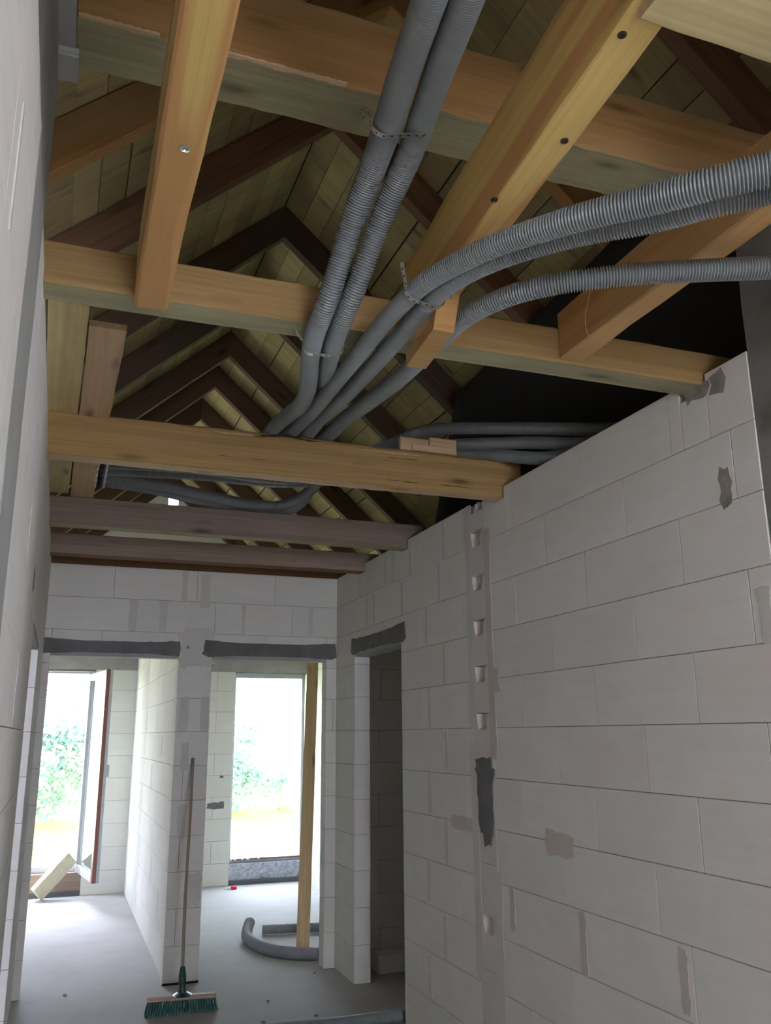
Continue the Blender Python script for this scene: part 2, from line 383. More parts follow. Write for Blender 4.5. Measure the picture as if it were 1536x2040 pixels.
# ------------------------------------------------------------------ large structure
fl = box('floor', (-3.0, -4.3, -0.20), (6.2, 10.78, 0.0), M['floor']); tag(fl, kind='structure')
gr = put('ground', mesh('ground', [(-80, 11.0, -0.25), (90, 11.0, -0.25), (90, 160, 0.6), (-80, 160, 0.6), (-80, 10.6, -0.25), (90, 10.6, -0.25)], [(0, 1, 2, 3), (4, 5, 1, 0)]), M['meadow']); tag(gr, kind='structure')

beams_y = dict(B2=(2.27, 2.385), B3=(3.78, 3.87), B4=(5.10, 5.20), B5=(5.95, 6.09))
# right wall of the passage
offs_r = {4: 2.60, 5: 2.759, 6: 2.501, 7: 2.148, 8: 2.454, 9: 2.157, 10: 2.464, 11: 2.776, 12: 2.466, 3: 2.76, 2: 2.50, 1: 2.76}
wr = structure('wall_right')
notch = [(a - 0.012, b + 0.012, 2.832, 3.0) for a, b in (beams_y['B3'], beams_y['B4'], beams_y['B5'], beams_y['B2'])]
DOOR = (5.225, 6.175, 0.0, 2.25)
CH = (3.992, 4.190)
wall_blocks(wr, 'x', XR, T12, 2.052, YF, 12, lambda k: offs_r[k], [DOOR, (CH[0], CH[1], 0.0, 2.90)], notches=notch)
# toothed-in end blocks of the cross wall, each with a moulded grip hollow
def end_block(y0, y1, z0, z1, pocket=True, two=False):
    ny, nz = 22, 26; vs = []; fs = []; w = y1 - y0; h = z1 - z0
    for j in range(nz + 1):
        for i in range(ny + 1):
            y = w * i / ny; z = h * j / nz; d = 0.0
            if pocket:
                for cx_, hw, ph in (([(w * .27, .034, .055), (w * .76, .034, .055)]) if two else [(w * 0.53, 0.050, 0.080)]):
                    t = (h - z) / ph; s = abs(y - cx_) / (hw * (1.06 - 0.25 * t * t if t <= 1 else 1))
                    if t <= 1.0 and s < 1.0:
                        d = max(d, 0.040 * min(1.0, (1 - s ** 4) * 2.2) * (1 - t ** 3.0) ** 0.7)
                # open mortar slit at the top bed
                if abs(y - w * 0.5) < 0.062 and j >= nz - 1: d = max(d, 0.012)
            vs.append((d, y, z))
    for j in range(nz):
        for i in range(ny):
            a = j * (ny + 1) + i; fs.append((a, a + ny + 1, a + ny + 2, a + 1))
    k = len(vs); vs += [(0.12, 0, 0), (0.12, w, 0), (0.12, w, h), (0.12, 0, h)]; c = [0, ny, (nz + 1) * (ny + 1) - 1, nz * (ny + 1)]
    bot = list(range(0, ny + 1)); top = [nz * (ny + 1) + i for i in range(ny + 1)]
    lef = [j * (ny + 1) for j in range(nz + 1)]; rig = [j * (ny + 1) + ny for j in range(nz + 1)]
    fs += [tuple(bot + [k + 1, k]), tuple(list(reversed(top)) + [k + 3, k + 2]), tuple(list(reversed(lef)) + [k, k + 3]), tuple(rig + [k + 2, k + 1]), (k, k + 1, k + 2, k + 3)]
    me = mesh('end_block', vs, fs)
    for p in me.polygons: p.use_smooth = False
    bm = bmesh.new(); bm.from_mesh(me); bmesh.ops.recalc_face_normals(bm, faces=bm.faces); bm.to_mesh(me); bm.free()
    return put('end_block', me, M['aac_end'], wr, (XR - 0.0006, y0, z0))
zt = [2.725 - 0.2415 * i for i in range(12)]
end_block(CH[0] + .001, CH[1] - .001, 2.727, 2.888, True, True)
for i, z in enumerate(zt):
    zb = max(0.0, z - 0.2385)
    if z - zb > 0.03: end_block(CH[0] + .001, CH[1] - .001, zb, z, i < 5 or i in (8, 10))
box('mortar_joint', (XR + 0.05, CH[0], 0), (XR + 0.112, CH[1], 2.82), M['mortar'], wr)
for (a, b, z0, z1, mm) in [(4.165, 4.232, 1.7, 2.87, 'smear'), (3.945, 4.005, 1.55, 2.70, 'smear_brown'), (3.90, 3.99, 1.86, 1.98, 'smear_brown'), (4.17, 4.24, 0.5, 1.6, 'smear'), (3.95, 4.02, 0.05, 1.0, 'smear')]:
    smear(wr, 'x', XR, a, b, z0, z1, M[mm], depth=0.0012, jag=0.12)
smear(wr, 'x', XR, 4.0, 4.165, 1.47, 1.535, M['smear_dark'], 'mortar_patch', 0.3, 0.006)
smear(wr, 'x', XR, 4.005, 4.155, 1.20, 1.495, M['smear_dark'], 'mortar_patch', 0.2, 0.005)
smear(wr, 'x', XR, 4.03, 4.11, 1.135, 1.215, M['smear_dark'], 'mortar_patch', 0.5, 0.006)
for (y, z0, z1, w) in [(4.52, 2.66, 2.88, .03), (4.60, 2.42, 2.64, .025), (4.78, 1.70, 1.92, .03), (4.80, 1.22, 1.44, .035), (4.55, 1.46, 1.68, .035), (4.83, .75, .95, .04), (4.58, .98, 1.19, .03), (4.62, .50, .70, .035), (4.84, .26, .46, .035), (4.80, 2.18, 2.40, .03), (4.55, 1.94, 2.15, .03), (5.35, 2.66, 2.87, .035), (5.50, 2.67, 2.86, .03), (5.05, 2.66, 2.87, .03), (5.75, 2.43, 2.63, .035), (5.9, 2.43, 2.62, .03), (5.2, 2.42, 2.62, .03)]:
    smear(wr, 'x', XR, y - w / 2, y + w / 2, z0, z1, M['smear'], jag=0.45)
for (y0, y1, z0, z1, mm) in [(3.24, 3.28, .73, .955, 'smear_brown'), (2.63, 2.67, .75, .94, 'smear_brown'), (2.53, 2.575, .50, .71, 'smear_brown'), (3.83, 3.87, .78, .95, 'smear_brown'), (3.30, 3.52, 1.155, 1.24, 'smear_brown'), (2.08, 2.125, 1.93, 2.10, 'smear'), (4.2, 4.5, 1.17, 1.23, 'smear_brown')]:
    smear(wr, 'x', XR, y0, y1, z0, z1, M[mm], jag=0.4)
for (y0, y1, z0, z1) in [(2.19, 2.235, 2.40, 2.52), (2.245, 2.36, 2.82, 2.865), (2.17, 2.225, 2.80, 2.872)]:
    smear(wr, 'x', XR, y0, y1, z0, z1, M['soot'], 'black_stain', 0.9, 0.0006)
# door head plaster and lintel
smear(wr, 'x', XR, 5.17, 6.24, 2.255, 2.345, M['smear_dark'], 'mortar_patch', 0.22, 0.006)
box('lintel', (XR + 0.004, 5.19, 2.222), (XR + T12 - 0.004, 6.21, 2.256), M['lintel'], wr)

# end wall of the passage with the two openings
wf = structure('wall_back')
OP1 = (-0.08, 0.82, 0.0, 2.25); OP2 = (1.07, 1.972, 0.0, 2.25)
offs_f = {12: 0.283, 11: 0.469, 10: 0.261, 9: .6, 8: .2}
wall_blocks(wf, 'y', YF, T12, XL - .02, 3.10, 12, lambda k: offs_f.get(k, 0.283 + (k % 2) * 0.3) + (0.04 if k == 12 else 0), [OP1, OP2])
for (a, b, z0, z1, mm) in [(-0.13, 0.815, 2.252, 2.332, 'smear_dark'), (1.02, 2.035, 2.252, 2.345, 'smear_dark')]:
    smear(wf, 'y', YF, a, b, z0, z1, M[mm], 'mortar_patch', 0.10, 0.006)
for (x, z0, z1, w) in [(.84, 2.66, 2.88, .035), (1.0, 2.62, 2.86, .06), (.47, 2.42, 2.64, .05), (.69, 2.42, 2.64, .05), (1.30, 2.42, 2.64, .025), (1.84, 2.43, 2.64, .03), (.95, 2.18, 2.44, .2), (.88, 1.70, 1.93, .06), (1.03, 1.70, 1.93, .05), (.90, .95, 1.17, .05), (1.0, .5, .7, .1), (.9, 1.42, 1.6, .05)]:
    smear(wf, 'y', YF, x - w / 2, x + w / 2, z0, z1, M['smear'], jag=0.35)
box('lintel', (-0.13, YF + .003, 2.222), (0.88, YF + T12 - .003, 2.254), M['lintel'], wf)
box('lintel', (1.02, YF + .003, 2.222), (2.03, YF + T12 - .003, 2.254), M['lintel'], wf)
smear(wf, 'y', YF, .875, .895, 2.295, 2.315, M['soot'], 'black_stain', .5)

box('base_shade_strip', (0.822, YF - .012, 0.0), (1.068, YF - .0005, 0.012), M['membrane'], wf)  # black strip drawn in for the shade at the pier foot
# left wall of the passage
wl = structure('wall_left')
LD = (4.15, 5.32, 0.0, 2.17)
wall_blocks(wl, 'x', XL - T12, T12, 2.05, YF, 12, lambda k: 2.3 + (k % 2) * 0.3, [LD], m=M['aac_left'])
wall_blocks(wl, 'x', XL - T12, T12, -4.0, 1.68, 12, lambda k: 0.3 + (k % 2) * 0.3, m=M['aac_left'], G=0.0002)
smear(wl, 'x', XL, 3.6, 3.66, 2.22, 2.30, M['smear_dark'], 'mortar_smear', .3, .002, sign=-1)
for (y, z0, z1, w) in [(1.30, 2.42, 2.64, .02), (2.9, 2.2, 2.4, .02), (3.0, 1.7, 1.92, .03), (5.9, 2.2, 2.42, .05), (5.6, 1.7, 1.92, .05), (5.5, 1.0, 1.4, .06), (6.2, .7, .95, .05)]:
    smear(wl, 'x', XL, y - w / 2, y + w / 2, z0, z1, M['smear'], jag=.4, depth=.002, sign=-1)
box('lintel', (XL - T12 + .004, 4.05, 2.14), (XL - .002, 5.42, 2.17), M['lintel'], wl)

# concrete posts and the ring beam pad
def rough_post(name, p0, p1, m, seed, label, amp=0.006, nz=26, ny=6, cat='column'):
    rnd = random.Random(seed); vs = []; fs = []; nx = 2
    sx, sy, sz = (p1[i] - p0[i] for i in range(3)); ring = [(i / nx, 0) for i in range(nx)] + [(1, j / ny) for j in range(ny)] + [(1 - i / nx, 1) for i in range(nx)] + [(0, 1 - j / ny) for j in range(ny)]
    n = len(ring)
    for k in range(nz + 1):
        for (u, v) in ring:
            q = Vector((u * sx, v * sy, sz * k / nz)); nn = noise.noise_vector(q * 9 + Vector((seed, 0, 0))) * amp
            edge = amp * 1.6 * noise.noise(Vector((seed * 2.0, v * 3, k * 0.9)))
            vs.append((q.x + nn.x * 0.4, q.y + nn.y * 0.6 + edge * (1 if v in (0, 1) else 0), q.z + (nn.z * 0.5 if 0 < k < nz else 0)))
    for k in range(nz):
        for i in range(n):
            a = k * n + i; b = k * n + (i + 1) % n; fs.append((a, b, b + n, a + n))
    fs.append(tuple(reversed(range(n)))); fs.append(tuple(range(nz * n, nz * n + n)))
    o = put(name, mesh('post', vs, fs), m, None, p0); return tag(o, label, cat)
cr = rough_post('concrete_column', (XR + 0.004, 1.80, 0), (XR + 0.22, 2.05, 3.30), M['concrete'], 3, 'dark rough concrete column at the near end of the block wall, right edge')
cl_ = rough_post('concrete_column', (XL - 0.20, 1.685, 0), (XL + 0.001, 2.045, 3.60), M['concrete_pale'], 5, 'pale grey concrete column standing between the blocks of the left wall', 0.006)
rb = rough_post('ring_beam', (XL - 0.20, -0.6, 2.895), (XL + 0.001, 1.684, 3.60), M['concrete_pale'], 8, 'grey concrete ring beam on top of the near left wall', 0.005, 6, 8, 'beam')
pd = rough_post('concrete_pad', (XL + 0.002, 1.74, 3.285), (XL + 0.042, 1.99, 3.60), M['concrete_pale'], 9, 'small concrete pad against the left end of the big grey green beam', 0.010, 6, 5, 'concrete')
rough_post('mortar_lump', (XL + 0.002, 1.90, 3.262), (XL + 0.05, 1.99, 3.286), M['concrete_pale'], 2, 'small pale mortar lump hanging under the concrete pad, top left', 0.006, 3, 4, 'mortar')

# partition between the two far rooms
wp = structure('wall_partition')
wall_blocks(wp, 'x', 0.838, 0.20, YF + T12, YG, 12, lambda k: 6.9 + (k % 2) * 0.3)
for (y, z0, z1, w) in [(7.3, .3, .5, .05), (7.9, .5, .7, .05), (8.3, 1.2, 1.4, .05), (9.0, 1.7, 1.9, .06), (7.6, 1.5, 1.65, .04), (9.6, .7, .95, .06)]:
    smear(wp, 'x', 0.838, y - w / 2, y + w / 2, z0, z1, M['smear'], jag=.4)
# gable wall, two tall window openings, lintel beam
wg = structure('wall_gable')
W1 = (-0.62, 0.383, 0.0, 2.42); W2 = (1.985, 2.868, 0.0, 2.42)
GV = (1.075, 1.20, 4.36, 4.505)
wall_blocks(wg, 'y', YG, 0.24, -0.77, 3.11, 12, lambda k: 0.55 + (k % 2) * 0.3, [W1, W2])
for a, b in ((-0.77, 0.838), (1.038, 2.87)): box('lintel', (a, YG - .006, 2.395), (b, YG - .0005, 2.575), M['lintel'], wg)
smear(wg, 'y', YG, 1.72, 1.90, .84, .90, M['smear_dark'], jag=.7)
smear(wg, 'y', YG, 1.84, 1.88, 1.18, 1.2, M['smear_dark'], jag=.7)
# gable triangle above the wall plate
zr = 4.56
def gz(x): return zr + 0.16 - 0.9 * abs(x - 1.05)
bmv = []
def tri_part(xa, xb, z0f):
    return [(xa, z0f), (xb, z0f)]
def prism(name, poly, y0, y1, m, parent):
    n = len(poly); vs = [(x, y0, z) for x, z in poly] + [(x, y1, z) for x, z in poly]
    fs = [tuple(range(n)), tuple(reversed(range(n, 2 * n)))] + [(i, n + i, n + (i + 1) % n, (i + 1) % n) for i in range(n)]
    me = mesh(name, vs, fs); bm = bmesh.new(); bm.from_mesh(me); bmesh.ops.recalc_face_normals(bm, faces=bm.faces); bm.to_mesh(me); bm.free()
    return put(name, me, m, parent)
zb12 = 12 * H
prism('gable_panel', [(-0.77, zb12), (GV[0], zb12), (GV[0], gz(GV[0])), (1.05, gz(1.05)), (-0.77, gz(-0.77))], YG, YG + .24, M['aac'], wg)
prism('gable_panel', [(GV[0], zb12), (GV[1], zb12), (GV[1], GV[2]), (GV[0], GV[2])], YG, YG + .24, M['aac'], wg)
prism('gable_panel', [(GV[1], zb12), (3.11, zb12), (3.11, max(zb12 + .01, gz(3.11))), (GV[1], gz(GV[1]))], YG, YG + .24, M['aac'], wg)
# outer walls of the wing and of the living room behind the camera
def plain_wall(name, parts, m=None):
    w = structure(name)
    for p0, p1 in parts: box('wall_panel', p0, p1, m or M['plaster'], w)
    return w
wo = structure('wall_east')
wall_blocks(wo, 'x', 2.87, 0.24, YF + T12, YG, 12, lambda k: 7.0 + (k % 2) * 0.3)
box('wall_panel', (2.87, 2.06, 0), (3.11, YF + T12, 2.90), M['aac'], wo)
plain_wall('wall_west', [((-0.99, 2.06, 0), (-0.77, 10.74, 2.95))], M['aac'])
plain_wall('wall_living', [((2.28, 1.82, 0), (6.0, 2.05, 2.95)), ((XL - .13, -4.2, 0), (0.1, -4.0, 2.95)), ((0.1, -4.2, 2.3), (1.5, -4.0, 2.95)), ((0.1, -4.2, 0), (1.5, -4.0, .85)), ((1.5, -4.2, 0), (5.5, -4.0, 2.95)),
           ((5.5, -4.2, 0), (5.7, -2.5, 2.95)), ((5.5, -2.5, 0), (5.7, 0.8, .95)), ((5.5, -2.5, 2.0), (5.7, 0.8, 2.95)), ((5.5, -2.5, .95), (5.7, -1.1, 2.0)), ((5.5, -0.1, .95), (5.7, 0.8, 2.0)), ((5.5, 0.8, 0), (5.7, 2.05, 2.95))], M['aac'])
plain_wall('ceiling_light_block', [((2.18, -4.2, 2.95), (6.0, 2.05, 3.1)), ((XL - .9, -4.2, 3.12), (2.18, 0.75, 3.2))], M['pine_dark'])  # unseen ceiling, extended over the near attic to block light
plain_wall('wall_attic', [((-0.99, -1.25, 2.96), (3.2, -1.2, 4.9)), ((2.88, -1.2, 2.90), (3.12, 2.05, 3.05)), ((-0.99, -1.2, 2.60), (-0.77, 2.06, 3.05)), ((-1.0, -4.2, 2.7), (XL - .25, 2.06, 2.76))], M['pine_dark'])

# ------------------------------------------------------------------ roof: membrane, sheathing boards, rafter pairs
S = 0.9; ang = math.atan(S); XRG = 1.05
roof = structure('roof')
vert_r = 0.16 / math.cos(ang)
for sd in (-1, 1):
    half = 2.35
    a = (XRG, zr + vert_r + 0.040); b = (XRG + sd * half, a[1] - S * half)
    box_v = [(a[0], -1.25, a[1]), (b[0], -1.25, b[1]), (b[0], 10.9, b[1]), (a[0], 10.9, a[1])]
    vs = box_v + [(x, y, z + 0.03) for x, y, z in box_v]
    put('roof_membrane', mesh('membrane', vs, [(0, 1, 2, 3), (7, 6, 5, 4), (0, 4, 5, 1), (1, 5, 6, 2), (2, 6, 7, 3), (3, 7, 4, 0)]), M['membrane'], roof)
box('ridge_cap', (XRG - .12, -1.25, zr + vert_r + 0.03), (XRG + .12, 10.9, zr + vert_r + 0.10), M['membrane'], roof)
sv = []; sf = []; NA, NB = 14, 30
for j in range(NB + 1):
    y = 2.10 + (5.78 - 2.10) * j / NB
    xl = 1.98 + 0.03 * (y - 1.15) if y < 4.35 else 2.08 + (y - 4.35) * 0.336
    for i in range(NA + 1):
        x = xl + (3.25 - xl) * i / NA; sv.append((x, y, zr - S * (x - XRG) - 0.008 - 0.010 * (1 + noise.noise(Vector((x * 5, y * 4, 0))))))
for j in range(NB):
    for i in range(NA): a = j * (NA + 1) + i; sf.append((a, a + 1, a + NA + 2, a + NA + 1))
sh_ = put('attic_shade_sheet', mesh('sheet', sv, sf, True), M['membrane'], roof)  # dark sheet added to stand for the unlit attic above the right wall
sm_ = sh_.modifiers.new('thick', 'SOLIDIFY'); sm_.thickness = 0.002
rb_rnd = random.Random(21)
cuts = [-1.2, 3.47, 7.0, 10.5]
for sd in (-1, 1):
    s = 0.002; k = 0
    while s < 3.05:
        wd = rb_rnd.uniform(0.13, 0.155); gap = rb_rnd.choice([0.002, 0.003, 0.004, 0.009])
        ys = [-1.2] + [c + rb_rnd.choice([-0.85, 0, 0.85]) * (k % 2) for c in cuts[1:-1]] + [10.5]
        for y0, y1 in zip(ys[:-1], ys[1:]):
            g2 = gap
            o = put('board', box_mesh(wd - g2, y1 - y0 - 0.004, 0.024, 0.0015, 'sheath'), M['sheathing'], roof)
            d = Vector((sd * math.cos(ang), 0, -math.sin(ang))); nz = Vector((sd * math.sin(ang), 0, math.cos(ang)))
            base = Vector((XRG, y0, zr + vert_r)) + d * s + nz * (0.001 + rb_rnd.uniform(0, 0.003))
            yv = Vector((0, 1, 0)); ex = d if sd == 1 else -d
            if sd == -1: base = base + d * (wd - g2)
            o.matrix_local = Matrix(((ex.x, 0, nz.x, base.x), (0, 1, 0, base.y), (ex.z, 0, nz.z, base.z), (0, 0, 0, 1)))
        s += wd; k += 1
ry = [1.0, 1.88, 2.70, 3.45, 4.50, 5.38, 6.28, 6.95, 7.77, 8.6, 9.35, 10.2]
ordn = ['first', 'second', 'third', 'fourth', 'fifth', 'sixth', 'seventh', 'eighth', 'ninth', 'tenth', 'eleventh']
for i, y in enumerate(ry):
    if i == len(ry) - 1: lab = 'rafter pair standing closest to the far gable wall'
    else: lab = '%s rafter pair in the row leading to the far gable' % ordn[i]
    t = thing('rafter_pair', (XRG, y, zr), lab, 'rafter', 'rafter pairs under the roof')
    for sd in (-1, 1):
        L = 3.02; d = Vector((sd * math.cos(ang), 0, -math.sin(ang))); nz = Vector((sd * math.sin(ang), 0, math.cos(ang)))
        w = 0.065; me, mi = bar_mesh(L, w, 0.158, 8, 0.003, 0.001, i * 7 + sd)
        # plumb cut at the ridge
        for v in me.vertices:
            if v.co.x < 0.001: v.co.x = -v.co.z * math.tan(ang) + 0.001
        o = put('rafter', me, (M['pine_orange'] if i == 2 else M['pine_dark'] if i < 4 else M['pine_shaded']), t)  # far rafters use the copy darkened for shade
        ey = nz.cross(d)
        o.matrix_local = Matrix(((d.x, ey.x, nz.x, 0), (d.y, ey.y, nz.y, w / 2), (d.z, ey.z, nz.z, 0), (0, 0, 0, 1)))

# ------------------------------------------------------------------ ceiling timbers
def beam(name, p0, p1, w, h, m, label, m2=None, seed=1, wane=None, bev=0.005, segs=18, group=None, cat='beam'):
    p0 = Vector(p0); p1 = Vector(p1)
    o = timber(name, p0, p1, w, h, m, None, m2, segs, bev, 0.0012, seed, wane)
    return tag(o, label, cat, group)
G_J = 'joists across the passage'
# bearing points: bottoms as measured
b1 = beam('ceiling_beam', (-0.088, 1.89, 3.30), (2.30, 1.89, 3.30), 0.18, 0.228, M['pine_orange'], 'large orange beam with grey green underside across the top of the view', M['weathered_bounce'], 11, {0: (0.02, 9)}, 0.006, 60)
b2 = beam('ceiling_joist', (-0.80, 2.328, 2.848), (2.20, 2.328, 2.858), 0.115, 0.125, M['pine'], 'brown joist that two strapped grey pipes pass under, second crossbeam from the camera', M['weathered_bounce'], 12, None, 0.006, 24, G_J)
b3 = beam('ceiling_joist', (-0.24, 3.825, 2.835), (2.17, 3.825, 2.835), 0.09, 0.202, M['pine'], 'warm tan joist that the five grey pipes climb over', M['pine_pale'], 13, {3: (0.018, 6), 2: (0.012, 5)}, 0.005, 60, G_J)  # paler underside has the light from below in its colour
b4 = beam('ceiling_joist', (-0.24, 5.15, 2.835), (2.17, 5.15, 2.835), 0.10, 0.163, M['pine_grey'], 'grey brown joist carrying the ends of the bundled pipes', M['weathered_bounce'], 14, None, 0.004, 20, G_J)
b5 = beam('ceiling_joist', (-0.24, 6.02, 2.835), (2.17, 6.02, 2.835), 0.14, 0.135, M['pine_grey'], 'dark reddish joist nearest the end wall with the two openings', M['pine_dark'], 15, None, 0.004, 20, G_J)
wpl = beam('wall_plate', (-0.24, YF + .10, 2.893), (2.8, YF + .10, 2.893), 0.14, 0.09, M['pine_dark'], 'dark timber plate on top of the end wall behind the last joist', seed=16)
def ragged(x0, x1, seed, par):
    rnd = random.Random(seed); n = int((x1 - x0) / 0.007); vs = []; fs = []
    for i in range(n + 1):
        x = x0 + (x1 - x0) * i / n; a = 0.004 + 0.007 * max(0, noise.noise(Vector((x * 14, seed, 0))) + .5) + rnd.uniform(0, .003); b = 0.002 + 0.003 * rnd.random()
        vs += [(x, 1.8 - 0.002 - b * .3, 3.30 + b), (x, 1.8 - .003, 3.2975), (x, 1.8 + a, 3.2985 - rnd.uniform(0, .002)), (x, 1.8 + a, 3.302)]
    for i in range(n):
        for k in range(3): q = i * 4 + k; fs.append((q, q + 1, q + 5, q + 4))
    o = put('splintered_edge', mesh('splinters', vs, fs), M['pine_pale'], par); o.matrix_local = par.matrix_world.inverted() @ Matrix.Identity(4); return o
ragged(-0.085, 0.10, 3, b1); ragged(0.205, 0.575, 4, b1)
def edge_strip(name, x0, x1, z, y, th, m, seed, par, sz=0.005):
    """torn bark / split fibres along the joist face"""
    rnd = random.Random(seed); n = int((x1 - x0) / 0.008); vs = []; fs = []
    for i in range(n + 1):
        x = x0 + (x1 - x0) * i / n; e = min(1.0, 4.0 * min(i, n - i) / n) + 0.05
        a = e * (sz * (0.5 + 1.2 * abs(noise.noise(Vector((x * 18, seed, 0))))) + rnd.uniform(0, sz * .3)); w = sz * 1.5 * noise.noise(Vector((x * 6, seed * 2.0, 0)))
        vs += [(x, y, z + w - a), (x, y - th, z + w - a * .4), (x, y - th, z + w + a * .4), (x, y, z + w + a)]
    for i in range(n):
        for k in range(3): q = i * 4 + k; fs.append((q, q + 4, q + 5, q + 1))
    o = put(name, mesh(name, vs, fs), m, par); o.matrix_local = par.matrix_world.inverted() @ Matrix.Identity(4); return o
edge_strip('bark_strip', 0.70, 1.10, 3.026, 3.781, .004, M['rust'], 3, b3, .008)
edge_strip('split_fibre', 0.56, 0.80, 3.018, 3.781, .006, M['pine_pale'], 5, b3, .006)
edge_strip('split_fibre', 1.28, 1.62, 3.010, 3.781, .003, M['pine_pale'], 6, b3, .004)
edge_strip('crack', 1.25, 1.95, 2.868, 3.7805, .0008, M['rust'], 7, b3, .0022)
edge_strip('crack', 0.55, 0.86, 2.905, 3.7805, .0008, M['rust'], 8, b3, .0014)
edge_strip('crack', 1.35, 1.80, 2.985, 3.7805, .0008, M['rust'], 9, b3, .0018)
# lengthwise trimmers
tp = beam('trimmer_beam', (0.120, -1.15, 2.87), (0.153, 2.268, 2.815), 0.092, 0.19, M['pine_yellow'], 'yellow beam running lengthwise at upper left into the brown joist', None, 21, {0: (0.03, 1.5)}, 0.006, 30, 'trimmers running lengthwise')
tr_ = beam('trimmer_beam', (1.485, -1.15, 2.868), (1.515, 2.268, 2.865), 0.082, 0.17, M['pine_orange'], 'dark orange trimmer beam at right that ends against the brown joist', None, 23, None, 0.005, 24, 'trimmers running lengthwise')
tq = beam('trimmer_beam', (0.72, -1.15, 2.87), (0.957, 2.268, 2.87), 0.082, 0.225, M['pine_yellow'], 'broad diagonal looking trimmer beam right of the two strapped pipes', None, 24, {3: (0.02, 2)}, 0.005, 30, 'trimmers running lengthwise')
# low crosspiece over the camera
b0 = beam('crosspiece', (0.838, 0.885, 2.842), (2.16, 0.885, 2.842), 0.20, 0.024, M['pine_pale'], 'pale greenish crosspiece in the upper right corner, nailed below the trimmers', M['weathered_bounce'], 25, None, 0.004, 16)
b0.data.materials[1] = M['board_yellow']
for (p, par) in [((0.152, 1.563), tp), ((0.861, 1.561), tq), ((0.905, 1.326), tq), ((0.849, 1.044), tq)]:
    z = 2.868 - (0.0115 * 0 if par is tq else 0.042)
    zt_ = 2.8255 if par is tp else 2.8695
    vs = []; n = 14; fs = []
    for (r, dz) in [(0.0085, 0.001), (0.0085, -0.002), (0.005, -0.003), (0.0038, 0.0)]:
        vs += [(r * math.cos(2 * math.pi * q / n), r * math.sin(2 * math.pi * q / n), dz) for q in range(n)]
    for k in range(3): fs += [(k * n + q, k * n + (q + 1) % n, (k + 1) * n + (q + 1) % n, (k + 1) * n + q) for q in range(n)]
    fs.append(tuple(range(3 * n, 4 * n)))
    o = put('screw', mesh('screw', vs, fs), M['steel'] if par is tp else M['rust'], par)
    if par is tp: o.data.transform(Matrix.Diagonal((1.25, 1.25, 1, 1)))
    o.matrix_local = par.matrix_world.inverted() @ Matrix.Translation((p[0], p[1], zt_ + 0.0))
# bracket under the diagonal trimmer, with the third pipe lying on it
def side_prism(name, poly, x0, x1, m, skew=0.0):
    n = len(poly); vs = [(x0 + skew * (y - poly[0][0]), y, z) for y, z in poly] + [(x1 + skew * (y - poly[0][0]), y, z) for y, z in poly]
    fs = [tuple(range(n)), tuple(reversed(range(n, 2 * n)))] + [(i, n + i, n + (i + 1) % n, (i + 1) % n) for i in range(n)]
    me = mesh(name, vs, fs); bm = bmesh.new(); bm.from_mesh(me); bmesh.ops.recalc_face_normals(bm, faces=bm.faces)
    bmesh.ops.bevel(bm, geom=list(bm.edges), offset=0.0015, segments=1, affect='EDGES', profile=0.5); bm.to_mesh(me); bm.free()
    return put(name, me, m)
hb = side_prism('bracket', [(1.885, 2.869), (1.955, 2.725), (2.165, 2.705), (2.168, 2.748), (1.985, 2.757), (1.945, 2.869)], 0.872, 0.935, M['pine_orange'], 0.02)
tag(hb, 'short orange bent wooden bracket at the end of the diagonal trimmer holding a pipe', 'bracket')
# loose boards lying lengthwise over two joists
bA = beam('loose_board', (-0.072, 2.75, 3.036), (-0.106, 5.12, 3.018), 0.130, 0.024, M['board_yellow'], 'yellow green board lying over the joists beside the left wall', seed=31, bev=0.002, group='boards over the joists', cat='board')
bB = beam('loose_board', (0.058, 2.90, 3.036), (0.032, 5.20, 3.000), 0.126, 0.024, M['pine_pale'], 'pinkish board with a square end lying right of the yellow green board', seed=32, bev=0.002, group='boards over the joists', cat='board')
# offcuts on the tan joist
oc = thing('offcut', (1.50, 3.80, 3.037), 'short pale split offcut standing on the tan joist', 'offcut')
box('board_piece', (1.50, 3.79, 3.038), (1.655, 3.815, 3.105), M['pine_pale'], oc, 0.002, (1.50, 3.80, 3.037))
box('board_piece', (1.66, 3.79, 3.038), (1.81, 3.815, 3.120), M['pine_pale'], oc, 0.002, (1.50, 3.80, 3.037))
box('board_piece', (1.56, 3.775, 3.038), (1.79, 3.789, 3.068), M['pine_pale'], oc, 0.002, (1.50, 3.80, 3.037))
# straw thread hanging from the orange trimmer
th = put('straw', tube_mesh([(1.44, 2.02, 2.99), (1.432, 2.03, 2.95), (1.438, 2.06, 2.91), (1.446, 2.07, 2.87), (1.447, 2.06, 2.845)], 0.0009, 0.01, 5), M['fibre'])
tag(th, 'thin pale straw thread hanging on the dark orange trimmer', 'straw')

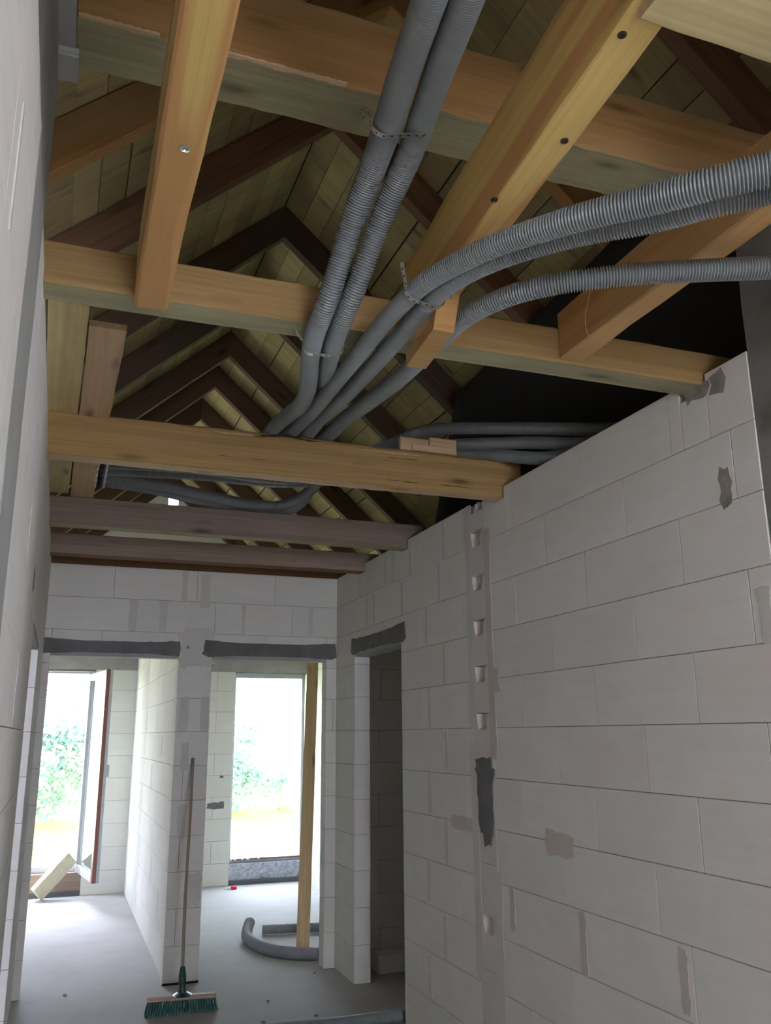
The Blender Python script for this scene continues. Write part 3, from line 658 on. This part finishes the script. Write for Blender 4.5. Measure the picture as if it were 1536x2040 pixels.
# ------------------------------------------------------------------ corrugated pipes
GP = 'grey corrugated pipes in the roof'
A1 = [(0.42, 0.40, 3.01), (0.49, 0.85, 3.015), (0.523, 1.041, 3.02), (0.543, 1.141, 3.02), (0.561, 1.238, 3.03), (0.609, 1.505, 3.08), (0.655, 1.79, 3.10), (0.645, 1.949, 3.02), (0.627, 2.061, 2.89), (0.619, 2.139, 2.83), (0.62, 2.239, 2.802), (0.645, 2.373, 2.798), (0.749, 2.786, 2.87), (0.821, 3.154, 2.95), (0.866, 3.544, 3.05), (0.855, 3.82, 3.076), (0.90, 4.2, 3.12), (1.20, 4.60, 3.16), (1.55, 4.45, 3.16), (1.806, 4.1, 3.141), (1.93, 3.98, 3.117), (2.048, 3.75, 3.05), (2.14, 3.45, 2.955), (2.32, 3.2, 2.96)]
rA1 = [.0346, .0346, .0346, .0346, .0348, .0355, .036, .034, .0314, .0307, .031, .0300, .0320, .0335, .035, .035, .034, .033, .033, .033, .033, .033, .033, .033]
pipe('corrugated_pipe', A1, rA1, M['pipe'], 'left one of the two strapped pipes coming down from the top edge', group=GP)
A2 = [(0.49, 0.38, 3.01), (0.555, 0.83, 3.015), (0.590, 1.02, 3.02), (0.608, 1.117, 3.02), (0.629, 1.214, 3.03), (0.681, 1.479, 3.08), (0.732, 1.765, 3.10), (0.717, 1.923, 3.02), (0.692, 2.039, 2.89), (0.682, 2.118, 2.835), (0.682, 2.219, 2.803), (0.708, 2.374, 2.805), (0.830, 2.86, 2.93), (0.95, 3.38, 3.12), (0.97, 3.82, 3.19), (0.98, 4.3, 3.17), (1.0, 4.66, 3.08)]
pipe('corrugated_pipe', A2, [.0337, .0337, .0337, .0337, .0339, .0345, .034, .0326, .030, .0292, .0292, .0290, .031, .033, .033, .033, .033], M['pipe'], 'right one of the two strapped pipes coming down from the top edge', group=GP)
C1 = [(2.6, 0.05, 2.74), (1.95, 0.50, 2.73), (1.60, 0.78, 2.73), (1.352, 1.003, 2.73), (1.239, 1.117, 2.74), (1.162, 1.193, 2.74), (1.091, 1.293, 2.75), (0.988, 1.419, 2.76), (0.893, 1.591, 2.78), (0.837, 1.751, 2.795), (0.808, 1.844, 2.797), (0.793, 1.946, 2.797), (0.782, 2.112, 2.795), (0.797, 2.491, 2.82), (0.884, 3.155, 2.95), (0.938, 3.55, 3.04), (0.950, 3.82, 3.078), (0.93, 4.3, 3.09), (0.90, 4.62, 3.08)]
pipe('corrugated_pipe', C1, [.0382, .0382, .0382, .0382, .0363, .0347, .0339, .031, .0285, .0275, .027, .0265, .0265, .028, .0316, .034, .035, .033, .033], M['pipe'], 'thick uppermost pipe sweeping in from the right edge', group=GP)
C2 = [(2.6, 0.20, 2.76), (1.98, 0.62, 2.755), (1.68, 0.87, 2.755), (1.443, 1.078, 2.76), (1.335, 1.21, 2.78), (1.25, 1.29, 2.78), (1.176, 1.399, 2.79), (1.059, 1.525, 2.80), (0.939, 1.675, 2.80), (0.873, 1.828, 2.80), (0.856, 1.969, 2.795), (0.857, 2.141, 2.795), (0.872, 2.443, 2.82), (0.944, 2.996, 2.93), (1.01, 3.55, 3.05), (1.034, 3.82, 3.080), (1.06, 4.2, 3.15), (1.18, 4.62, 3.17), (1.34, 4.92, 3.11), (1.27, 5.17, 3.04), (1.02, 5.20, 3.037), (0.72, 5.09, 3.038), (0.40, 4.93, 3.04), (0.119, 4.864, 3.04)]
pipe('corrugated_pipe', C2, [.0390, .0390, .0390, .0390, .0374, .035, .0342, .0308, .0285, .0275, .027, .0268, .0278, .0310, .034, .035, .034, .033, .033, .033, .033, .033, .033, .032], M['pipe'], 'second pipe tucked under the thick one from the right edge', group=GP)
C3 = [(3.1, 1.12, 2.80), (2.5, 1.20, 2.79), (2.1, 1.29, 2.79), (1.802, 1.388, 2.79), (1.592, 1.476, 2.79), (1.327, 1.599, 2.79), (1.22, 1.661, 2.79), (1.117, 1.736, 2.79), (1.035, 1.835, 2.79), (0.985, 1.97, 2.79), (0.975, 2.12, 2.79), (0.978, 2.437, 2.805), (1.028, 2.926, 2.9), (1.11, 3.50, 3.04), (1.135, 3.82, 3.080), (1.15, 4.2, 3.14), (1.24, 4.50, 3.17), (1.34, 4.75, 3.11), (1.23, 5.03, 3.045), (1.00, 5.08, 3.038), (0.675, 4.95, 3.04), (0.40, 4.82, 3.04), (0.118, 4.748, 3.04)]
pipe('corrugated_pipe', C3, [.0335, .0335, .0330, .0325, .0303, .0287, .029, .0294, .028, .0275, .0275, .0289, .0319, .034, .035, .034, .033, .033, .033, .033, .033, .033, .032], M['pipe'], 'separate thinner pipe at right passing over the bent wooden bracket', group=GP)
U1 = [(0.118, 4.524, 3.04), (0.40, 4.47, 3.04), (0.70, 4.46, 3.04), (1.02, 4.50, 3.04), (1.25, 4.42, 3.055), (1.40, 4.2, 3.10), (1.59, 4.02, 3.17), (1.743, 3.95, 3.224), (2.028, 3.7, 3.181), (2.298, 3.3, 3.071), (2.45, 3.1, 3.03)]
pipe('corrugated_pipe', U1, .0325, M['pipe'], 'pipe behind the tan joist, uppermost of those going over the right wall', group=GP)
U2 = [(0.119, 4.636, 3.04), (0.40, 4.60, 3.04), (0.70, 4.565, 3.04), (1.04, 4.575, 3.042), (1.33, 4.50, 3.06), (1.50, 4.30, 3.10), (1.62, 4.12, 3.135), (1.763, 4.0, 3.150), (1.923, 3.9, 3.146), (2.112, 3.6, 3.079), (2.26, 3.3, 2.995), (2.4, 3.05, 2.98)]
pipe('corrugated_pipe', U2, .0325, M['pipe'], 'pipe behind the tan joist, middle one going over the right wall', group=GP)

# perforated fixing straps
def ribbon(name, pts, w, m, label, wdir, holes=True):
    path = spline(pts, 0.004); n = len(path); vs = []; fs = []
    wd = Vector(wdir).normalized()
    for i, p in enumerate(path):
        t = (path[min(i + 1, n - 1)] - path[max(0, i - 1)]).normalized(); w1 = (wd - t * wd.dot(t)).normalized(); nn = t.cross(w1)
        for (a, b) in ((-w / 2, 0), (w / 2, 0), (w / 2, 0.0012), (-w / 2, 0.0012)): vs.append((p + w1 * a + nn * b)[:])
    for i in range(n - 1):
        for k in range(4): a = i * 4 + k; b = i * 4 + (k + 1) % 4; fs.append((a, b, b + 4, a + 4))
    fs += [(0, 1, 2, 3), tuple(range(4 * n - 4, 4 * n))]
    base = Vector(path[0]); t_ = thing(name, base, label, 'strap', 'perforated steel straps')
    me = mesh('band', vs, fs); me.transform(Matrix.Translation(-base)); bm = bmesh.new(); bm.from_mesh(me); bmesh.ops.recalc_face_normals(bm, faces=bm.faces); bm.to_mesh(me); bm.free()
    put('band', me, m, t_)
    if holes:
        hv = []; hf = []
        for i in range(4, n - 3, 5):
            p = path[i]; t = (path[i + 1] - path[i - 1]).normalized(); w1 = (wd - t * wd.dot(t)).normalized(); nn = t.cross(w1)
            for off in (0.0016, -0.0004):
                q0 = len(hv); hv += [(p + nn * off + (t * math.cos(a) + w1 * math.sin(a)) * 0.0032 - base)[:] for a in [2 * math.pi * z / 8 for z in range(8)]]
                hf.append(tuple(range(q0, q0 + 8)))
        o = put('strap_holes', mesh('holes', hv, hf), M['black'], t_); o['kind'] = 'stuff'
    return t_
def around(c1, r1, c2, r2, d, side_up=(0, 0, 1)):
    """points under two neighbouring pipes from the outer left of c1 to the outer right of c2"""
    c1 = Vector(c1); c2 = Vector(c2); d = Vector(d).normalized(); x = (c2 - c1); x = (x - d * x.dot(d)).normalized(); z = d.cross(x)
    if z.z > 0: z = -z
    out = []
    for a in (200, 180, 150, 120, 95, 75): 
        q = math.radians(a); out.append(c1 + (x * math.cos(q) + z * math.sin(q)) * (r1 + 0.003))
    for a in (105, 85, 60, 30, 0, -20):
        q = math.radians(a); out.append(c2 + (x * math.cos(q) + z * math.sin(q)) * (r2 + 0.003))
    return out
dA = Vector(A1[6]) - Vector(A1[5])
ribbon('perforated_strap', [(0.655, 1.91, 3.297), (0.638, 1.85, 3.28), (0.60, 1.76, 3.20)] + around((0.630, 1.665, 3.098), .036, (0.702, 1.640, 3.098), .0345, dA), 0.017, M['steel'], 'perforated strap holding the two pipes under the big orange beam', dA)
dB = Vector(A1[11]) - Vector(A1[10])
ribbon('perforated_strap', [(0.575, 2.30, 2.845), (0.580, 2.30, 2.825)] + around((0.632, 2.30, 2.797), .0315, (0.695, 2.30, 2.80), .0300, dB) + [(0.735, 2.30, 2.84)], 0.015, M['steel'], 'perforated strap holding the two pipes under the brown joist', dB)
dC = Vector(C1[12]) - Vector(C1[10])
ribbon('perforated_strap', [(0.755, 1.885, 2.865)] + around((0.800, 1.900, 2.797), .0275, (0.862, 1.915, 2.797), .0275, dC) + [(0.905, 1.90, 2.80), (0.912, 1.89, 2.84)], 0.015, M['steel'], 'perforated strap around the two pipes beside the bent bracket', dC)
# clamps round the four pipe ends
clp = thing('pipe_clamp', (0.14, 4.70, 3.04), 'row of steel and black clamps joining the four pipe ends at left', 'clamp')
for (y, z) in ((4.524, 3.04), (4.636, 3.04), (4.748, 3.04), (4.864, 3.04)):
    for (xa, xb, mm, dr) in ((0.085, 0.108, 'steel', .0050), (0.109, 0.134, 'black', .0042), (0.135, 0.152, 'steel', .0050)):
        me = tube_mesh([(xa - .14, y - 4.70, z - 3.04), ((xa + xb) / 2 - .14, y - 4.70, z - 3.04), (xb - .14, y - 4.70, z - 3.04)], .0335 + dr, (xb - xa) / 3, 20)
        put('clamp_ring' if mm == 'steel' else 'rubber_sleeve', me, M[mm], clp)

# ------------------------------------------------------------------ windows
def win_frame(par, x0, x1, z0, z1, y0, y1, t, m, name='frame'):
    for p0, p1 in (((x0, y0, z0), (x0 + t, y1, z1)), ((x1 - t, y0, z0), (x1, y1, z1)), ((x0 + t, y0, z0), (x1 - t, y1, z0 + t)), ((x0 + t, y0, z1 - t), (x1 - t, y1, z1))):
        box(name, p0, p1, m, par, 0.003)
w1 = structure('window_1')
win_frame(w1, W1[0], W1[1], 0.235, 2.418, YG + .10, YG + .17, 0.065, M['frame_white'])
box('threshold', (W1[0], YG + .02, 0.0), (W1[1], YG + .235, 0.234), M['pine_grey'], w1, 0.004)
box('gasket_strip', (W1[0], YG - .004, 0.0), (W1[1], YG + .018, 0.05), M['gasket'], w1, 0.002)
box('wall_edge_strip', (W1[0], YG + .01, 2.375), (W1[1], YG + .10, 2.418), M['gasket'], w1, 0.002)
# open sash: hinge near (0.31, 10.45), free edge near (0.455, 9.55)
hx, hy, fx, fy = 0.318, 10.47, 0.452, 9.56
sl = math.hypot(fx - hx, fy - hy); a_ = math.atan2(fy - hy, fx - hx)
sash = bpy.data.objects.new('sash', None); C.objects.link(sash); sash.parent = w1; sash.location = (hx, hy, 0.25); sash.rotation_euler = (0, 0, a_)
ST, SH, SD = 0.075, 2.09, 0.07
for (p0, p1, mm, nm) in [((0, 0, 0), (ST * .35, SD * .5, SH), 'frame_white', 'sash_rail'), ((sl - ST, 0, 0), (sl, SD * .55, SH), 'frame_brown', 'sash_rail'), ((sl - ST, SD * .55, 0), (sl, SD, SH), 'frame_white', 'sash_rail'),
                     ((ST * .5, 0, 0), (sl - ST, SD, ST), 'frame_white', 'sash_rail'), ((ST * .5, 0, SH - ST), (sl - ST, SD, SH), 'frame_white', 'sash_rail')]:
    box(nm, p0, p1, M[mm], sash, 0.003)
box('pane', (ST * .5, SD * .4, ST), (sl - ST, SD * .4 + .008, SH - ST), M['glass'], sash)
box('handle', (sl - ST * .6, SD, SH * .48), (sl - ST * .3, SD + .03, SH * .48 + .12), M['frame_white'], sash, 0.004)
w2 = structure('window_2')
win_frame(w2, W2[0], W2[1], 0.225, 2.418, YG + .10, YG + .17, 0.030, M['frame_white'])
box('frame', (W2[0] + .03, YG + .10, 2.335), (W2[1] - .03, YG + .17, 2.388), M['frame_white'], w2, .003)
box('gasket_strip', (W2[0] + .002, YG + .02, 2.385), (W2[1], YG + .10, 2.418), M['gasket'], w2, 0.002)
box('sill_strip', (W2[0] + .03, YG + .08, 0.255), (W2[1] - .03, YG + .17, 0.272), M['frame_brown'], w2, .002)
box('pane', (W2[0] + .03, YG + .13, .27), (W2[1] - .03, YG + .138, 2.335), M['glass'], w2)
box('threshold', (W2[0], YG - .002, 0.0), (W2[1], YG + .235, 0.05), M['gasket'], w2, 0.003)
nv = []; nf = []; nx, nz = 40, 8
for j in range(nz + 1):
    for i in range(nx + 1):
        x = W2[0] + (W2[1] - W2[0]) * i / nx; z = .05 + .174 * j / nz; nv.append((x, YG + .03 + .012 * noise.noise(Vector((x * 22, z * 30, 3))), z))
for j in range(nz):
    for i in range(nx): a = j * (nx + 1) + i; nf.append((a, a + 1, a + nx + 2, a + nx + 1))
q = len(nv); nv += [(W2[0], YG + .22, .224), (W2[1], YG + .22, .224)]; nf.append(tuple([nz * (nx + 1) + i for i in range(nx + 1)] + [q + 1, q]))
put('foil_strip', mesh('foil', nv, nf), M['foil'], w2)
for k, x in enumerate((2.01, 2.05, 2.14, 2.20, 2.33)):
    box('foam_blob', (x, YG + .06, .256), (x + (.03 if k % 2 else .02), YG + .085, .275), M['foam'], w2, .004)

# ------------------------------------------------------------------ things on the floor
# broom leaning on the pier
br = thing('broom', (0.866, 5.97, 0), 'green push broom with a wooden stick leaning on the pier between the openings', 'broom')
o_ = (0.866, 5.97, 0)
me = tube_mesh([(-0.004, 0.010, 0.20), (0.02, 0.20, 0.65), (0.055, 0.40, 1.08), (0.092, 0.636, 1.52)], 0.0105, 0.03, 12); put('stick', me, M['stick_wood'], br)
# brush block slightly domed
bl = []; bf = []
nb = 12
for i in range(nb + 1):
    x = -0.207 + 0.414 * i / nb; e = 0.5 + 0.5 * math.sin(math.pi * i / nb) ** 0.4
    for (y, z) in ((-0.026, .083), (0.026, .083), (0.030 * e + .002, .096), (0.016 * e + .002, .106), (-0.016 * e - .002, .106), (-0.030 * e - .002, .096)): bl.append((x, y + 0.02 * x * -1.5, z - 0.02 * x))
for i in range(nb):
    for k in range(6): a = i * 6 + k; b = i * 6 + (k + 1) % 6; bf.append((a, b, b + 6, a + 6))
bf += [tuple(reversed(range(6))), tuple(range(nb * 6, nb * 6 + 6))]
put('brush_block', mesh('block', bl, bf), M['brush_wood'], br)
bm = bmesh.new()
def cone(bm_, p0, p1, r0, r1, n=14):
    p0, p1 = Vector(p0), Vector(p1); d = (p1 - p0); m4 = d.to_track_quat('Z', 'Y').to_matrix().to_4x4(); m4.translation = (p0 + p1) / 2
    bmesh.ops.create_cone(bm_, cap_ends=True, segments=n, radius1=r0, radius2=r1, depth=d.length, matrix=m4)
cone(bm, (0, 0, .105), (0, 0, .122), .062, .030); cone(bm, (0, 0, .12), (-.001, .004, .165), .022, .019); cone(bm, (-.001, .004, .165), (-.003, .008, .21), .023, .024); cone(bm, (-.003, .008, .21), (-.001, .02, .262), .024, .015)
me = bpy.data.meshes.new('socket'); bm.to_mesh(me); bm.free(); put('socket', me, M['green_plastic'], br)
bv = []; bfc = []; rr = random.Random(5)
for i in range(26):
    for j in range(4):
        x = -0.198 + 0.396 * i / 25; y = -0.021 + 0.014 * j
        for q_ in range(9):
            tx = x + rr.uniform(-.005, .005); ty = y + rr.uniform(-.004, .004); ex = x * 1.09 + rr.uniform(-.008, .008); ey = y * 1.6 + rr.uniform(-.008, .008)
            w_ = 0.0011; k = len(bv); zt2 = .085 - .02 * x; zz = rr.uniform(.002, .008)
            bv += [(tx - w_, ty, zt2), (tx + w_, ty, zt2), (tx, ty + w_, zt2), (ex - w_, ey, zz), (ex + w_, ey, zz), (ex, ey + w_, zz)]
            bfc += [(k, k + 1, k + 4, k + 3), (k + 1, k + 2, k + 5, k + 4), (k + 2, k, k + 3, k + 5)]
o = put('bristles', mesh('bristles', bv, bfc), M['bristle'], br); o['kind'] = 'stuff'
# long plank leaning in the right room
plk = timber('leaning_plank', (1.99, 7.28, 0.004), (2.29, 8.16, 2.36), 0.105, 0.028, M['pine_pale'], None, None, 16, 0.003, 0.001, 44)
tag(plk, 'tall narrow wooden plank leaning inside the right opening', 'plank')
# grey pipes lying in the right room
pipe('floor_pipe', [(1.70, 7.95, 0.10), (1.655, 7.83, 0.062), (1.615, 7.62, 0.048), (1.64, 7.35, .046), (1.74, 7.10, .046), (1.92, 6.94, .046), (2.15, 6.88, .046), (2.40, 6.92, .046)], .045, M['pipe_pale'], 'curved pale grey pipe end lying on the floor in the right room', group='pale grey pipes on the floor', pitch=.012, segs=18)
pipe('floor_pipe', [(1.80, 7.90, .042), (2.05, 7.86, .042), (2.35, 7.80, .042), (2.6, 7.74, .042)], .041, M['pipe_pale'], 'straight pale grey pipe lying behind the curved one', group='pale grey pipes on the floor', pitch=.012, segs=18)
pipe('floor_pipe', [(0.55, 5.0, .037), (0.95, 5.22, .037), (1.29, 5.335, .037), (1.70, 5.31, .037), (2.05, 5.32, .037), (2.35, 5.33, .037)], .036, M['pipe'], 'black corrugated pipe crossing the floor to the dark doorway', pitch=.0076)
# red marker, crumbs
mk = thing('glue_tube', (1.965, 10.23, 0.0), 'small red and white tube lying on the floor before the right window', 'tube')
put('tube_body', tube_mesh([(0.0, 0, .018), (.03, 0, .02), (.065, 0, .02)], .019, .012, 12), M['red'], mk)
put('nozzle', tube_mesh([(-.075, 0, .012), (-.04, 0, .014), (0, 0, .017)], [.005, .008, .015], .012, 10), M['white_plastic'], mk)
for k, (x, y) in enumerate([(1.42, 6.02), (1.30, 5.62), (1.63, 5.62), (.42, 5.7), (1.88, 6.55), (.20, 6.65)]):
    bm = bmesh.new(); bmesh.ops.create_icosphere(bm, subdivisions=1, radius=.011)
    for v in bm.verts: v.co = Vector((v.co.x * 1.4, v.co.y, v.co.z * .5)) * random.uniform(.7, 1.2)
    me = bpy.data.meshes.new('crumb'); bm.to_mesh(me); bm.free(); o = put('crumb', me, M['soot'], None, (x, y, .005))
    tag(o, ['dark crumb on the floor right of the broom', 'dark crumb on the floor close to the black pipe', 'dark crumb nearest the doorway beside the black pipe', 'tiny dark crumb left of the broom', 'dark crumb at the foot of the right jamb', 'tiny dark crumb by the left opening'][k], 'debris', 'crumbs on the screed')
# pale slab leaning at the left window
slb = timber('foam_slab', (-0.035, 10.30, 0.055), (0.285, 10.40, 0.40), 0.18, 0.065, M['slab'], None, None, 6, .004, .002, 51, roll=-1.15)
tag(slb, 'pale yellow insulation slab leaning against the left window threshold', 'slab')
# block lying in the dark room
bx_ = box('loose_block', (2.30, 6.35, 0.0), (2.55, 6.52, 0.12), M['aac'], None, .004); tag(bx_, 'pale block lying on the floor inside the dark doorway', 'block')

# ------------------------------------------------------------------ outside: trees and bushes
def tree(name, loc, h, r, nleaf, m, label, seed, low=0.3, trunk=True):
    t = thing(name, loc, label, 'tree' if trunk else 'bush', 'greenery behind the house'); rnd = random.Random(seed)
    if trunk:
        put('trunk', tube_mesh([(0, 0, 0), (.1, 0, h * .3), (.0, .1, h * .6), (.1, 0, h * .85)], [.16, .13, .09, .03], .3, 8), M['bark'], t)
    cl2 = [(Vector((rnd.gauss(0, r * .45), rnd.gauss(0, r * .4), h * (low + (1 - low) * rnd.random()))), r * rnd.uniform(.25, .5)) for _ in range(26)]
    vs = []; fs = []
    for _ in range(nleaf):
        c, cr_ = rnd.choice(cl2); p = c + Vector((rnd.gauss(0, 1), rnd.gauss(0, 1), rnd.gauss(0, .8))).normalized() * cr_ * rnd.uniform(.5, 1.0)
        if p.z < .05: p.z = .05 + rnd.random() * .3
        a = Vector((rnd.gauss(0, 1), rnd.gauss(0, 1), rnd.gauss(0, 1))).normalized(); b = a.orthogonal().normalized(); s = rnd.uniform(.05, .11)
        k = len(vs); vs += [(p - a * s)[:], (p + b * s * .5)[:], (p + a * s)[:], (p - b * s * .5)[:]]; fs.append((k, k + 1, k + 2, k + 3))
    o = put('foliage', mesh('leaves', vs, fs), m, t); o['kind'] = 'stuff'
    return t
tree('tree', (5.6, 22.5, -0.2), 9.0, 2.6, 9000, M['leaf'], 'tall pale leafy tree seen through the right window', 1)
tree('tree', (0.9, 26.0, -0.2), 6.0, 2.6, 7000, M['leaf'], 'leafy tree seen through the left window', 2)
tree('tree', (11.5, 30.0, -0.2), 10.0, 3.2, 6000, M['leaf_dark'], 'darker tree farther right behind the right window', 3)
tree('tree', (-7.5, 29.0, -0.2), 7.5, 2.8, 5000, M['leaf_dark'], 'dark tree farther left beyond the left window', 4)
tree('bush', (3.6, 23.0, -0.2), 2.1, 1.6, 4500, M['leaf_dark'], 'low bush at the foot of the tree behind the right window', 5, .1, False)
tree('bush', (0.2, 21.0, -0.2), 2.4, 1.5, 4500, M['leaf_dark'], 'low bush behind the open window sash', 6, .1, False)
tree('bush', (7.6, 20.2, -0.2), 2.6, 1.8, 4500, M['leaf'], 'low pale bush right of the tree behind the right window', 7, .1, False)
tree('bush', (-2.6, 20.5, -0.2), 2.6, 1.6, 4000, M['leaf'], 'low pale bush farther left beyond the left window', 8, .1, False)
